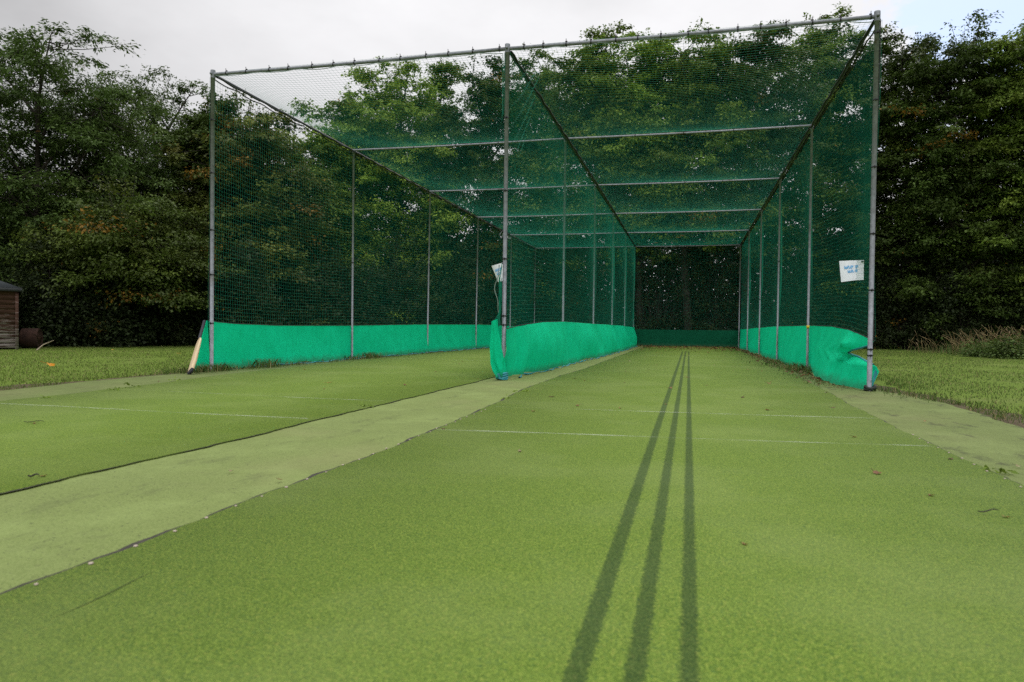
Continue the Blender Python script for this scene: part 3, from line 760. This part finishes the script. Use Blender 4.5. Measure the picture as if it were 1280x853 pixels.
def tree(name, px, d, top_py, half_px, pal, lab, cat='tree', size=.15, aspect=.62, nlimb=22, ncl=19, nleaf=175, zlow=.07, seed=0, grp=None, dens=1.0, flat=.40, spread=.58, bare=0.0):
    r = np.random.default_rng(1000 + seed)
    x, y = along(px, d); Ht = height_at(px, top_py, d) - .42; R = half_px * 1.22 / FPX * d
    e = empty(name, (x, y, 0), lab, cat, grp)
    wood = MB(); fol = MB()
    # trunk
    zz = np.linspace(-.1, Ht * .80, 16); bend = r.normal(size=2) * .25
    trunkp = np.stack([bend[0] * np.sin(zz / Ht * 3), bend[1] * np.sin(zz / Ht * 2.6), zz], -1)
    r0 = .025 * Ht ** .75 * 1.1
    wood.tubes(trunkp, r0 * (1 - zz / Ht * .95).clip(.08, 1) * np.where(zz < .15, 1.35, 1), 9)
    C = []; S = []
    for i in range(nlimb):
        f = (i + .5) / nlimb; a = i * 2.39996 + r.uniform(-.4, .4)
        ze = Ht * (zlow + (1.0 - zlow) * f ** .85) * r.uniform(.94, 1.02)
        if i == nlimb - 1: ze = Ht * .99
        prof = (1 - f ** 3.4) ** .5 * .92 * (.72 + .28 * min(1, f / .3)) + .13
        re = R * prof * r.uniform(.65, 1.12)
        za = max(max(.10, zlow * .9) * Ht, ze - re * r.uniform(.5, 1.1) - .10 * Ht * f)
        za = min(za, Ht * .74)
        p0 = np.array([np.interp(za, zz, trunkp[:, 0]), np.interp(za, zz, trunkp[:, 1]), za]); p1 = np.array([re * math.cos(a), re * math.sin(a), ze])
        pm = p0 * .45 + p1 * .55 + np.array([0, 0, .10 * (ze - za) - .0])
        t_ = np.linspace(0, 1, 9)[:, None]; lp = (1 - t_) ** 2 * p0 + 2 * t_ * (1 - t_) * pm + t_ ** 2 * p1
        wood.tubes(lp, np.linspace(r0 * .34, r0 * .06, 9), 6)
        n = max(4, int(ncl * (.5 + .5 * prof)))
        tq = r.uniform(.22, 1.03, n) ** .8; tq[0] = 1.0
        tc = np.clip(tq, 0, 1)
        base = np.stack([np.interp(tc, t_[:, 0], lp[:, j]) for j in range(3)], -1)
        lat = R * .46 * (1.25 - tq)[:, None] + .14
        off = r.normal(size=(n, 3)) * lat * np.array([1, 1, .75]); off[0] *= .2
        c = base + off; c[:, 2] = np.clip(c[:, 2], max(.35, Ht * zlow * .8), Ht * 1.0)
        for q in range(0, n, 1):
            mid_ = (base[q] + c[q]) / 2 + np.array([0, 0, -.05])
            wood.tubes(np.stack([base[q], mid_, c[q]]), np.array([r0 * .10, r0 * .07, .006]).clip(.005, .05), 4)
        C.append(c); sc = spread * (.75 + .5 * r.random(n)) * (1.05 - .35 * f)
        S.append(np.stack([sc, sc, sc * flat], -1))
    C = np.concatenate(C); S = np.concatenate(S)
    keep = r.random(len(C)) > bare; C = C[keep]; S = S[keep]
    # the body of the crown round the leader
    nf = 36 if aspect < .5 else 45; fz_ = r.uniform(max(zlow, .35), .95, nf); fa = r.uniform(0, 6.28, nf); fr = R * .62 * np.sqrt(r.random(nf)) * (1 - fz_ ** 5)
    FC = np.stack([fr * np.cos(fa), fr * np.sin(fa), fz_ * Ht], -1); C = np.concatenate([C, FC]); S = np.concatenate([S, np.tile([spread * .9, spread * .9, spread * flat], (nf, 1))])
    leaves(fol, r, C, int(nleaf * dens), S, size, pal, aspect=aspect, upbias=1.35)
    # upright leading shoots that break the outline
    for q in range(7):
        a = r.uniform(0, 6.28); rr = R * .5 * r.random(); zb_ = Ht * r.uniform(.86, .95); hh_ = r.uniform(.5, 1.0)
        p = np.array([rr * math.cos(a), rr * math.sin(a), zb_]); tip = p + np.array([r.normal() * .12, r.normal() * .12, hh_])
        wood.tubes(np.stack([p, (p + tip) / 2, tip]), [.012, .008, .004], 4)
        tcs = np.linspace(.25, 1, 6)[:, None]; leaves(fol, r, p + (tip - p) * tcs, 9, np.array([.16, .16, .12]), size * .9, pal, aspect=aspect)
    wood.build('trunk', M['bark'], e, smooth=True)
    fol.build('crown', M['leaf'], e)
    return e

G = 'trees along the field boundary'
T = [ # px, d, top y, half px, palette, kind, options, label
 (-75, 20, 22, 100, 'ash', 'ash_tree', {}, 'tall ash tree cut by the left edge of the photo'),
 (40, 19.5, 24, 98, 'ash', 'ash_tree', dict(ncl=23, bare=.10), 'tall fine-leaved ash tree rising behind the wooden hut'),
 (128, 21.5, 106, 62, 'ash', 'ash_tree', {}, 'lower ash tree filling the shoulder right of the tallest left tree'),
 (203, 25, 90, 72, 'ash', 'ash_tree', dict(bare=.12), 'thin-crowned ash tree with sky showing through, left of the cage corner post'),
 (160, 18.6, 238, 70, 'yellow', 'maple_tree', dict(size=.085, zlow=.42), 'small yellowing maple in front of the ash trees on the left'),
 (262, 23, 118, 34, 'dark', 'hedge_tree', {}, 'narrow dark tree directly behind the left corner post'),
 (312, 22.5, 132, 58, 'orange', 'maple_tree', {}, 'maple with orange autumn sprays behind the first bay of the left net'),
 (376, 25, 168, 46, 'maple', 'maple_tree', {}, 'low maple in the dip of the tree line behind the left net'),
 (436, 27, 110, 50, 'light', 'sycamore_tree', {}, 'light green sycamore on the left shoulder of the bright tree clump'),
 (488, 28, 72, 56, 'light', 'sycamore_tree', dict(ncl=18), 'bright green sycamore, tallest of the clump seen above the left lane'),
 (546, 30, 72, 26, 'maple', 'sycamore_tree', dict(nlimb=14), 'slim sycamore spire left of the sky gap above the left lane'),
 (608, 29, 68, 44, 'dark', 'sycamore_tree', dict(bare=.12), 'dark sycamore just left of the middle front post'),
 (668, 30, 62, 42, 'maple', 'sycamore_tree', dict(bare=.1), 'sycamore just right of the middle front post'),
 (738, 28, 28, 44, 'maple', 'sycamore_tree', dict(zlow=.3), 'tall sycamore poking over the front beam near the middle post'),
 (800, 27.6, 42, 46, 'light', 'sycamore_tree', dict(zlow=.37), 'mid green sycamore above the start of the right lane roof'),
 (862, 26.9, 38, 58, 'maple', 'sycamore_tree', dict(zlow=.37), 'sycamore straight above the three dark pitch lines'),
 (935, 27.4, 27, 58, 'dark', 'sycamore_tree', dict(zlow=.37), 'dark sycamore above the right half of the far net end'),
 (1010, 29, 10, 50, 'maple', 'sycamore_tree', {}, 'tallest sycamore reaching over the beam left of the right corner post'),
 (1074, 28, 34, 40, 'dark', 'sycamore_tree', dict(bare=.15), 'dark sycamore right behind the right corner post'),
 (1138, 26, 36, 42, 'dark', 'maple_tree', dict(bare=.06), 'brownish dark maple just right of the cage'),
 (1196, 25, 24, 46, 'dark', 'maple_tree', {}, 'dark maple with ragged top between the cage and the right edge'),
 (1258, 24.5, 20, 46, 'maple', 'maple_tree', {}, 'dark maple standing over the tall dry grass'),
 (1335, 24, 26, 60, 'dark', 'maple_tree', {}, 'dark maple cut off by the right edge of the photo'),
]
for i, (px, d, ty, hp, pal, nm, opt, lab) in enumerate(T):
    kw = dict(size=.120, nleaf=195); 
    if nm == 'ash_tree': kw = dict(size=.115, aspect=.42, nleaf=165, spread=.50, flat=.55, bare=.07)
    elif nm in ('maple_tree', 'hedge_tree'): kw = dict(size=.112, nleaf=205)
    kw.update(opt); tree(nm, px, d, ty, hp, pal, lab, seed=i, grp=G, **kw)

def bush(px, d, top_py, half_px, pal, lab, seed, size=.09, ncl=190, nleaf=75, grp='bushes under the trees', name='bush'):
    r = np.random.default_rng(5000 + seed)
    x, y = along(px, d); Ht = height_at(px, top_py, d); R = half_px / FPX * d
    e = empty(name, (x, y, 0), lab, 'bush', grp)
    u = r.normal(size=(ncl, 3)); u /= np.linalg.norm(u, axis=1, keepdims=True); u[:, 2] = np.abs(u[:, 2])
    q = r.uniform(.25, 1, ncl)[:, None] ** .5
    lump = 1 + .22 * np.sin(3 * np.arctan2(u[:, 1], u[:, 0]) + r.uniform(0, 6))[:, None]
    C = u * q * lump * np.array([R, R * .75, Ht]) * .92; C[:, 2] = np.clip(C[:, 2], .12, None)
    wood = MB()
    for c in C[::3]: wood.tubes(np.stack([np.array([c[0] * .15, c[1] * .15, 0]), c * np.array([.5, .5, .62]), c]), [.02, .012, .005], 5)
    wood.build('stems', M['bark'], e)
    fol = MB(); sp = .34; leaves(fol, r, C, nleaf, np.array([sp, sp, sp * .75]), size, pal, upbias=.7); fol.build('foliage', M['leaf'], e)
    return e
B = [(-40, 17.2, 330, 70, 'dark ivy-covered bush behind the wooden hut'), (60, 16.9, 300, 60, 'dark bush overhanging the rusty roller'), (118, 17.2, 330, 55, 'dark bramble bush midway between the hut and the cage'),
     (180, 18.2, 318, 60, 'dark bush under the yellowing maple'), (238, 19.5, 320, 50, 'dark bush beside the left corner post'), (300, 20.5, 300, 55, 'dark bush behind the first bay of the left net'),
     (365, 22.5, 300, 55, 'dark bush behind the second bay of the left net'), (430, 24, 305, 50, 'dark bush behind the second post of the left net'), (495, 25.5, 300, 52, 'bush with light top behind the third bay of the left net'),
     (560, 27, 300, 50, 'dark bush behind the fourth bay of the left net'), (625, 28, 285, 52, 'dark bush behind the middle front post'), (690, 28.5, 270, 52, 'dark bush behind the far left net end'),
     (755, 28.8, 265, 52, 'dark bush left of the far opening'), (820, 27.9, 262, 60, 'dark bush filling the left of the far end opening'), (885, 27.9, 262, 60, 'dark bush filling the right of the far end opening'),
     (950, 28.5, 270, 52, 'dark bush behind the far right post'), (1015, 28, 285, 52, 'dark bush behind the second right-hand post'), (1080, 27, 300, 52, 'dark bush behind the right corner post'),
     (1140, 26, 310, 52, 'dark bush low under the trees right of the cage'), (1205, 25, 320, 52, 'dark bush behind the dry grass'), (1275, 24.5, 320, 52, 'dark bush at the right edge behind the weeds')]
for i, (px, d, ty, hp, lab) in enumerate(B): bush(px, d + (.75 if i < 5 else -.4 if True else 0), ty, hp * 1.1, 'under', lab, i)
# far undergrowth and wood behind the first row reads as one mass
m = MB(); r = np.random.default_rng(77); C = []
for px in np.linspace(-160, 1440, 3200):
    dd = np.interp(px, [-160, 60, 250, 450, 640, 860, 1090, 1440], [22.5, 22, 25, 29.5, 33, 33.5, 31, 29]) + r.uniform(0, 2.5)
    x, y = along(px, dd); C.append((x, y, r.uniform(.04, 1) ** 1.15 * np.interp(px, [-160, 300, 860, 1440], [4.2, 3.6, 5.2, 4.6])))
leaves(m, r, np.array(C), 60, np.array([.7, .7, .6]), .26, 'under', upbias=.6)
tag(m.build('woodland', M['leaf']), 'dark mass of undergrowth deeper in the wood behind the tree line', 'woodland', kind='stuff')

# ------------------------------------------------------------------ grass
def blades(m, P, h, wd, cols, r, lean=.5):
    N = len(P); a = r.uniform(0, 6.28, N); s = np.stack([np.cos(a), np.sin(a), 0 * a], -1)
    b = r.uniform(0, 6.28, N); ln = np.stack([np.cos(b), np.sin(b), 0 * b], -1) * (h * lean * r.random(N))[:, None]
    h = np.broadcast_to(h, (N,)); w2 = (np.broadcast_to(wd, (N,)) / 2)[:, None]
    mid_ = P + ln * .35 + np.array([0, 0, 1.]) * (h * .6)[:, None]; tip = P + ln + np.array([0, 0, 1.]) * h[:, None]
    V = np.stack([P - s * w2, P + s * w2, mid_ + s * w2 * .7, tip, mid_ - s * w2 * .7], 1).reshape(-1, 3)
    m.add(V, np.arange(5 * N).reshape(-1, 5), np.repeat(cols, 5, 0))
def gcols(r, N, base=(.085, .132, .026), dry=.12):
    c = np.array(base) * r.uniform(.55, 1.45, N)[:, None]; d = r.random(N) < dry
    c[d] = np.array([.26, .22, .10]) * r.uniform(.6, 1.2, d.sum())[:, None]; return c
r = np.random.default_rng(21)
def lawn(name, n, fx, fy, lab):
    m = MB(); x, y = fx(n), fy(n); 
    return m
# right lawn
N = 110000
y = r.uniform(-4, 21, N); q = r.random(N) ** 1.5
wl = 4.12 + .10 * np.sin(y * 1.3) + .07 * np.sin(y * 4.1 + 1) + .05 * np.sin(y * 9)
x = wl + q * 13
patch = (np.sin(x * 1.7 + np.sin(y * .9)) * np.sin(y * 1.3 + 1.1 * np.sin(x)) + 1) / 2
h = (.011 + .020 * r.random(N) * (.5 + patch)) * np.where(x < wl + .25, 1.4, 1)
c = gcols(r, N); c *= (.8 + .5 * patch)[:, None]
keep = (patch + .35 * np.sin(x * 5.3 + 2 * np.sin(y * 2.2)) * np.sin(y * 4.7) + .6 * r.random(N)) > .42
x, y, h, c = x[keep], y[keep], h[keep], c[keep]
m = MB(); blades(m, np.stack([x, y, 0 * x], -1), h, .007, c, r, .9)
tag(m.build('lawn_grass', M['blade']), 'mown green grass right of the practice nets', 'grass', kind='stuff')
N = 90000
y = r.uniform(-5, 11, N); q = r.random(N) ** 1.3
wl = -3.80 + .06 * np.sin(y * 1.5) + .05 * np.sin(y * 4.7) + np.where(y < -2, (-2 - y) * .22, 0).clip(0, .3)
x = wl - q * 10
patch = (np.sin(x * 1.3 + np.sin(y * .9)) * np.sin(y * 1.1 + 1.1 * np.sin(x)) + 1) / 2
h = (.010 + .018 * r.random(N) * (.5 + patch)) * np.where(x > wl - .2, 1.3, 1)
c = gcols(r, N, (.105, .155, .026)); c *= (.8 + .5 * patch)[:, None]
keep = (patch + .35 * np.sin(x * 5.3 + 2 * np.sin(y * 2.2)) * np.sin(y * 4.7) + .6 * r.random(N)) > .42
x, y, h, c = x[keep], y[keep], h[keep], c[keep]
m = MB(); blades(m, np.stack([x, y, 0 * x], -1), h, .007, c, r, .9)
tag(m.build('lawn_grass', M['blade']), 'mown green grass left of the practice nets', 'grass', kind='stuff')
# weeds and grass along the wall feet
def weeds(name, pts, lab):
    m = MB()
    for (x, y, n, hh_, sp) in pts:
        P = np.stack([x + r.normal(size=n) * sp * .6, y + r.normal(size=n) * sp, np.full(n, .005)], -1)
        blades(m, P, hh_ * r.uniform(.35, 1.1, n), .006, gcols(r, n, (.075, .125, .025), .25), r, 1.0)
    tag(m.build(name, M['blade']), lab, 'weeds', kind='stuff')
weeds('weed_fringe', [(-3.68, -.25, 260, .12, .12), (-3.64, .05, 220, .11, .1), (-3.66, .55, 130, .07, .2), (-3.62, .95, 320, .14, .16), (-3.64, 1.6, 160, .08, .2), (-3.62, 2.6, 110, .06, .3), (-3.66, 3.6, 200, .09, .2), (-3.62, 4.25, 330, .13, .18), (-3.62, 5.1, 160, .06, .3), (-3.6, 6.6, 160, .06, .4), (-3.6, 8.2, 120, .05, .4), (-3.78, -.5, 200, .09, .14)],
      'tufts of grass and weeds along the foot of the left curtain')
weeds('weed_fringe', [(3.60, 3.55, 420, .13, .22), (3.55, 3.0, 130, .06, .25), (3.52, 2.3, 130, .05, .3), (3.5, 1.5, 120, .045, .3), (3.48, .8, 100, .04, .25), (3.58, 4.6, 300, .09, .35), (3.56, 5.6, 260, .08, .4), (3.56, 6.8, 200, .07, .4), (3.58, 8.4, 160, .06, .5), (3.9, .05, 160, .06, .15), (3.98, -.5, 160, .06, .2)],
      'tufts of grass and weeds along the foot of the right curtain')
sprigs = empty('unused') if False else None
WEED = []
for i, (x, y) in enumerate([(.60, -1.42), (-2.78, -2.35), (-2.98, -1.55), (-2.72, -2.62), (-2.66, -3.35), (3.2, -4.3), (.58, -2.1), (-.2, -3.0)]):
    m = MB(); n = 26 if i in (0, 1) else 14
    leaves(m, r, np.array([(x, y, .028)]), n, np.array([.055, .055, .018]) * (1.3 if i in (0, 1) else .8), .035, 'light', aspect=.5)
    o = m.build('small_weed', M['leaf'])
    tag(o, ['small leafy weed in the seam at the right pitch, nearest the middle post', 'flat dark weed on the left edge of the left pitch, widest of its row', 'flat weed on the left pitch edge nearest the leaning bat', 'small weed in the left pitch edge short of the widest weed',
            'little weed at the left pitch edge nearest the photo border', 'small green weed on the right edge of the right pitch', 'tiny sprig in the seam between walkway and right pitch', 'tiny dark sprig in the right edge of the left pitch'][i], 'weed')
# tall dry grass, right
def dry_clump(px, d, n, hh_, sp, lab):
    x, y = along(px, d); m = MB(); P = np.stack([r.normal(size=n) * sp, r.normal(size=n) * sp, 0 * np.zeros(n)], -1)
    hq = hh_ * r.uniform(.5, 1.1, n); b = r.uniform(0, 6.28, n); ln = np.stack([np.cos(b), np.sin(b), 0 * b], -1) * (hq * .55 * r.random(n))[:, None] + np.array([-.08, 0, 0])
    tt = np.linspace(0, 1, 5)[None, :, None]
    pl = P[:, None, :] + ln[:, None, :] * tt ** 2 + np.array([0, 0, 1.]) * (hq[:, None, None] * (tt - .18 * tt ** 3))
    cols = np.repeat(np.array([.29, .215, .10]) * r.uniform(.5, 1.3, n)[:, None], 5 * 3, 0)
    m.tubes(pl, np.array([.0045, .004, .0035, .005, .003]), 3, c=cols)
    k = r.random(n) < .16; tips = pl[k, -1] ; dirs = pl[k, -1] - pl[k, -2]; dirs /= np.linalg.norm(dirs, axis=1, keepdims=True)
    pts = np.stack([tips - dirs * .10, tips - dirs * .05, tips], 1)
    m.tubes(pts, np.array([.004, .008, .003]), 4, c=np.repeat(np.array([.42, .32, .19]) * r.uniform(.6, 1.2, k.sum())[:, None], 12, 0))
    n = n * 3; gb = np.stack([r.normal(size=n) * sp * 1.2, r.normal(size=n) * sp, np.zeros(n)], -1)
    blades(m, gb, hh_ * .55 * r.uniform(.4, 1, n), .009, gcols(r, n, (.08, .125, .03), .2), r, .8)
    o = m.build('tall_grass', M['blade']); o.location = (x, y, 0); tag(o, lab, 'tall grass', 'clumps of tall dry grass'); return o
dry_clump(1195, 21.5, 70, .55, .6, 'thin brown dry grass clump, leftmost of the three under the right trees')
dry_clump(1236, 20.0, 130, .85, .6, 'tall straw-coloured dry grass clump in the middle of the three under the right trees')
dry_clump(1280, 18.6, 150, .95, .6, 'tallest dry grass clump with pale seed heads at the right edge')
bush(1262, 17.2, 424, 24, 'dark', 'low green nettle patch in front of the tall dry grass', 60, size=.07, ncl=60, nleaf=40, name='nettle_patch', grp='low weeds')
bush(1222, 18.2, 434, 18, 'ash', 'low green weed mound left of the nettles', 61, size=.06, ncl=40, nleaf=40, name='nettle_patch', grp='low weeds')

# ------------------------------------------------------------------ fallen leaves, pegs, scraps
def leaf_mesh(col, seed):
    rr = np.random.default_rng(seed); pts = []
    for i in range(14):
        a = i / 14 * 6.283; rad = (1.0 if i % 2 == 0 else .62) * (1 + .25 * rr.normal() * .5); pts.append((math.cos(a) * rad, math.sin(a) * rad * .72, .22 * rr.normal() * .5 + .30 * (math.cos(a) ** 2)))
    pts.append((0, 0, .05)); V = np.array(pts) * .032; V[:, 2] -= V[:, 2].min()
    m = MB(); m.add(V, [(i, (i + 1) % 14, 14) for i in range(14)], np.array(col) * rr.uniform(.75, 1.2, (15, 1)))
    m.tubes([(-.030, 0, .008), (-.05, .004, .012), (-.062, .010, .010)], .0014, 4, c=np.array(col) * .6)
    o = m.build('fallen_leaf', M['leaf']); return o
protos = [leaf_mesh(c, i) for i, c in enumerate([(.17, .075, .03), (.24, .13, .05), (.10, .05, .025), (.36, .22, .05), (.30, .25, .14)])]
LAB = ['reddish brown dry leaf fallen on the practice lanes', 'tan dry leaf fallen on the practice lanes', 'dark brown dry leaf fallen on the practice lanes', 'yellow leaf fallen on the practice lanes', 'pale bleached leaf fallen on the practice lanes']
spots = [(1.25, -4.45), (.30, -5.22), (.56, -5.3), (-1.52, -4.43), (-.28, -5.5), (1.83, -2.11), (1.52, -2.5), (2.81, -4.86), (2.94, -5.11), (2.14, -5.63), (-1.11, .85), (-.26, -.11)]
for q in range(95):
    lane = random.random(); yy = -5.5 + 23 * random.random() ** .75
    spots.append((random.uniform(.6, 3.5) if lane < .62 else random.uniform(-3.2, -.1), yy))
for q in range(55): spots.append((random.uniform(.5, 3.55), random.uniform(10.5, 18.4)))
cnt = [0] * 5
for i, (x, y) in enumerate(spots):
    k = random.choices(range(5), (3, 3, 3, 1.2, 1.2))[0]
    o = protos[k] if cnt[k] == 0 else protos[k].copy()
    if cnt[k]: link(o)
    cnt[k] += 1
    s = random.uniform(.3, .5) if i < 12 else random.uniform(.35, .85); o.scale = (s, s, s); o.location = (x, y, .019); o.rotation_euler = (random.uniform(-.2, .2), random.uniform(-.2, .2), random.uniform(0, 6.3))
    tag(o, LAB[k], 'leaf', LAB[k].replace('leaf', 'leaves', 1))
o = leaf_mesh((.62, .26, .02), 40); o.location = (-5.7, -.46, .055); o.scale = (1.9, 1.9, 1.9); o.rotation_euler = (.5, .2, 1); tag(o, 'large bright orange leaf lying on the left lawn', 'leaf')
for (x, y, lab) in ((-7.0, 3.4, 'yellow leaf on the left lawn towards the hedge'), (-6.0, -1.1, 'brown leaf on the left lawn near the matting edge'), (-9.2, 4.2, 'yellow leaf on the far left lawn below the brambles')):
    o = leaf_mesh((.45, .3, .06) if 'yellow' in lab else (.25, .09, .03), 41 + int(x)); o.location = (x, y, .05); o.scale = (1.2,) * 3; tag(o, lab, 'leaf')
# litter swept against the far end and the right curtain
m = MB(); n = 1500; C = np.stack([r.uniform(.3, 3.66, n), 18.7 - np.abs(r.normal(size=n)) * 2.3, np.full(n, .03)], -1)
C2 = np.stack([3.62 - np.abs(r.normal(size=700)) * .16, r.uniform(0.3, 18, 700), np.full(700, .022)], -1)
leaves(m, r, np.concatenate([C, C2]), 1, np.array([.01, .01, .006]), .05, 'orange', aspect=.7)
mm_ = m; rr_ = r.random((n + 700, 1)); mm_.c[-1] = np.repeat((np.array([.20, .10, .04]) * (1 - rr_) + np.array([.09, .05, .025]) * rr_) * r.uniform(.5, 1.5, (n + 700, 1)), 4, 0)
tag(m.build('leaf_litter', M['leaf']), 'brown leaf litter blown against the far end and right curtain', 'leaf litter', kind='stuff')
# leaves lying on the far roof net
for i in range(22):
    k = random.choice((0, 1, 3)); o = protos[k].copy(); link(o); x = random.uniform(.2, 3.5); y = random.uniform(15.2, 18.6)
    fn = roof_fn(0, WR, .16); z = float(fn(np.array([y]), np.array([x]))[0, 2]) + .008
    o.location = (x, y, z); s = random.uniform(1.2, 2.0); o.scale = (s, s, s); o.rotation_euler = (0, 0, random.uniform(0, 6)); tag(o, 'dry leaf caught on the far end of the roof net', 'leaf', 'leaves caught on the roof net')
peg0 = None
def peg(x, y, lab, grp):
    global peg0
    if peg0 is None:
        peg0 = MB().lathe([(0, -.012), (.005, -.012), (.005, .0), (.011, .001), (.0125, .004), (.010, .008), (0, .009)], seg=12).build('turf_nail', M['peg'], smooth=True); o = peg0
    else: o = peg0.copy(); link(o)
    o.location = (x, y, .018); s = random.uniform(.32, .5); o.scale = (s, s, s); tag(o, lab, 'nail', grp)
for i in range(26):
    peg(.645 + random.uniform(-.008, .008), -6.36 + .137 * i * (1 + .015 * random.random()), 'pale nail head pinning the left edge of the right pitch', 'nails along the left edge of the right pitch')
for i in range(14):
    peg(3.19 + random.uniform(-.01, .01), -5.2 + .15 * i, 'pale nail head pinning the right edge of the right pitch', 'nails along the right edge of the right pitch')
for (x, y, s, lab) in ((-1.52, -4.43, .05, 'thin dark twig lying on the left pitch'), (-.28, -5.54, .018, 'dark lump of dirt on the pale walkway'), (2.9, -5.09, .035, 'small brown twig near the right edge of the right pitch')):
    a = random.uniform(0, 3)
    m = MB(); tt = np.linspace(-1, 1, 6); m.tubes(np.stack([tt * s * math.cos(a * 0 + .3), tt * s * .4, .032 + .004 * np.sin(tt * 3)], -1), np.array([.0014, .002, .0022, .002, .0016, .001]) * (1.0 if s > .02 else 1.6), 6, cap=True)
    o = m.build('twig', M['dirt']); o.location = (x, y, 0); tag(o, lab, 'twig')

# ------------------------------------------------------------------ render settings
SC.view_settings.view_transform = 'Standard'; SC.view_settings.look = 'None'; SC.view_settings.gamma = 1; SC.view_settings.exposure = 0.0
SC.view_settings.use_curve_mapping = False
SC.cycles.max_bounces = 8; SC.cycles.diffuse_bounces = 4; SC.cycles.glossy_bounces = 2; SC.cycles.transmission_bounces = 4; SC.cycles.transparent_max_bounces = 12
SC.cycles.use_denoising = False
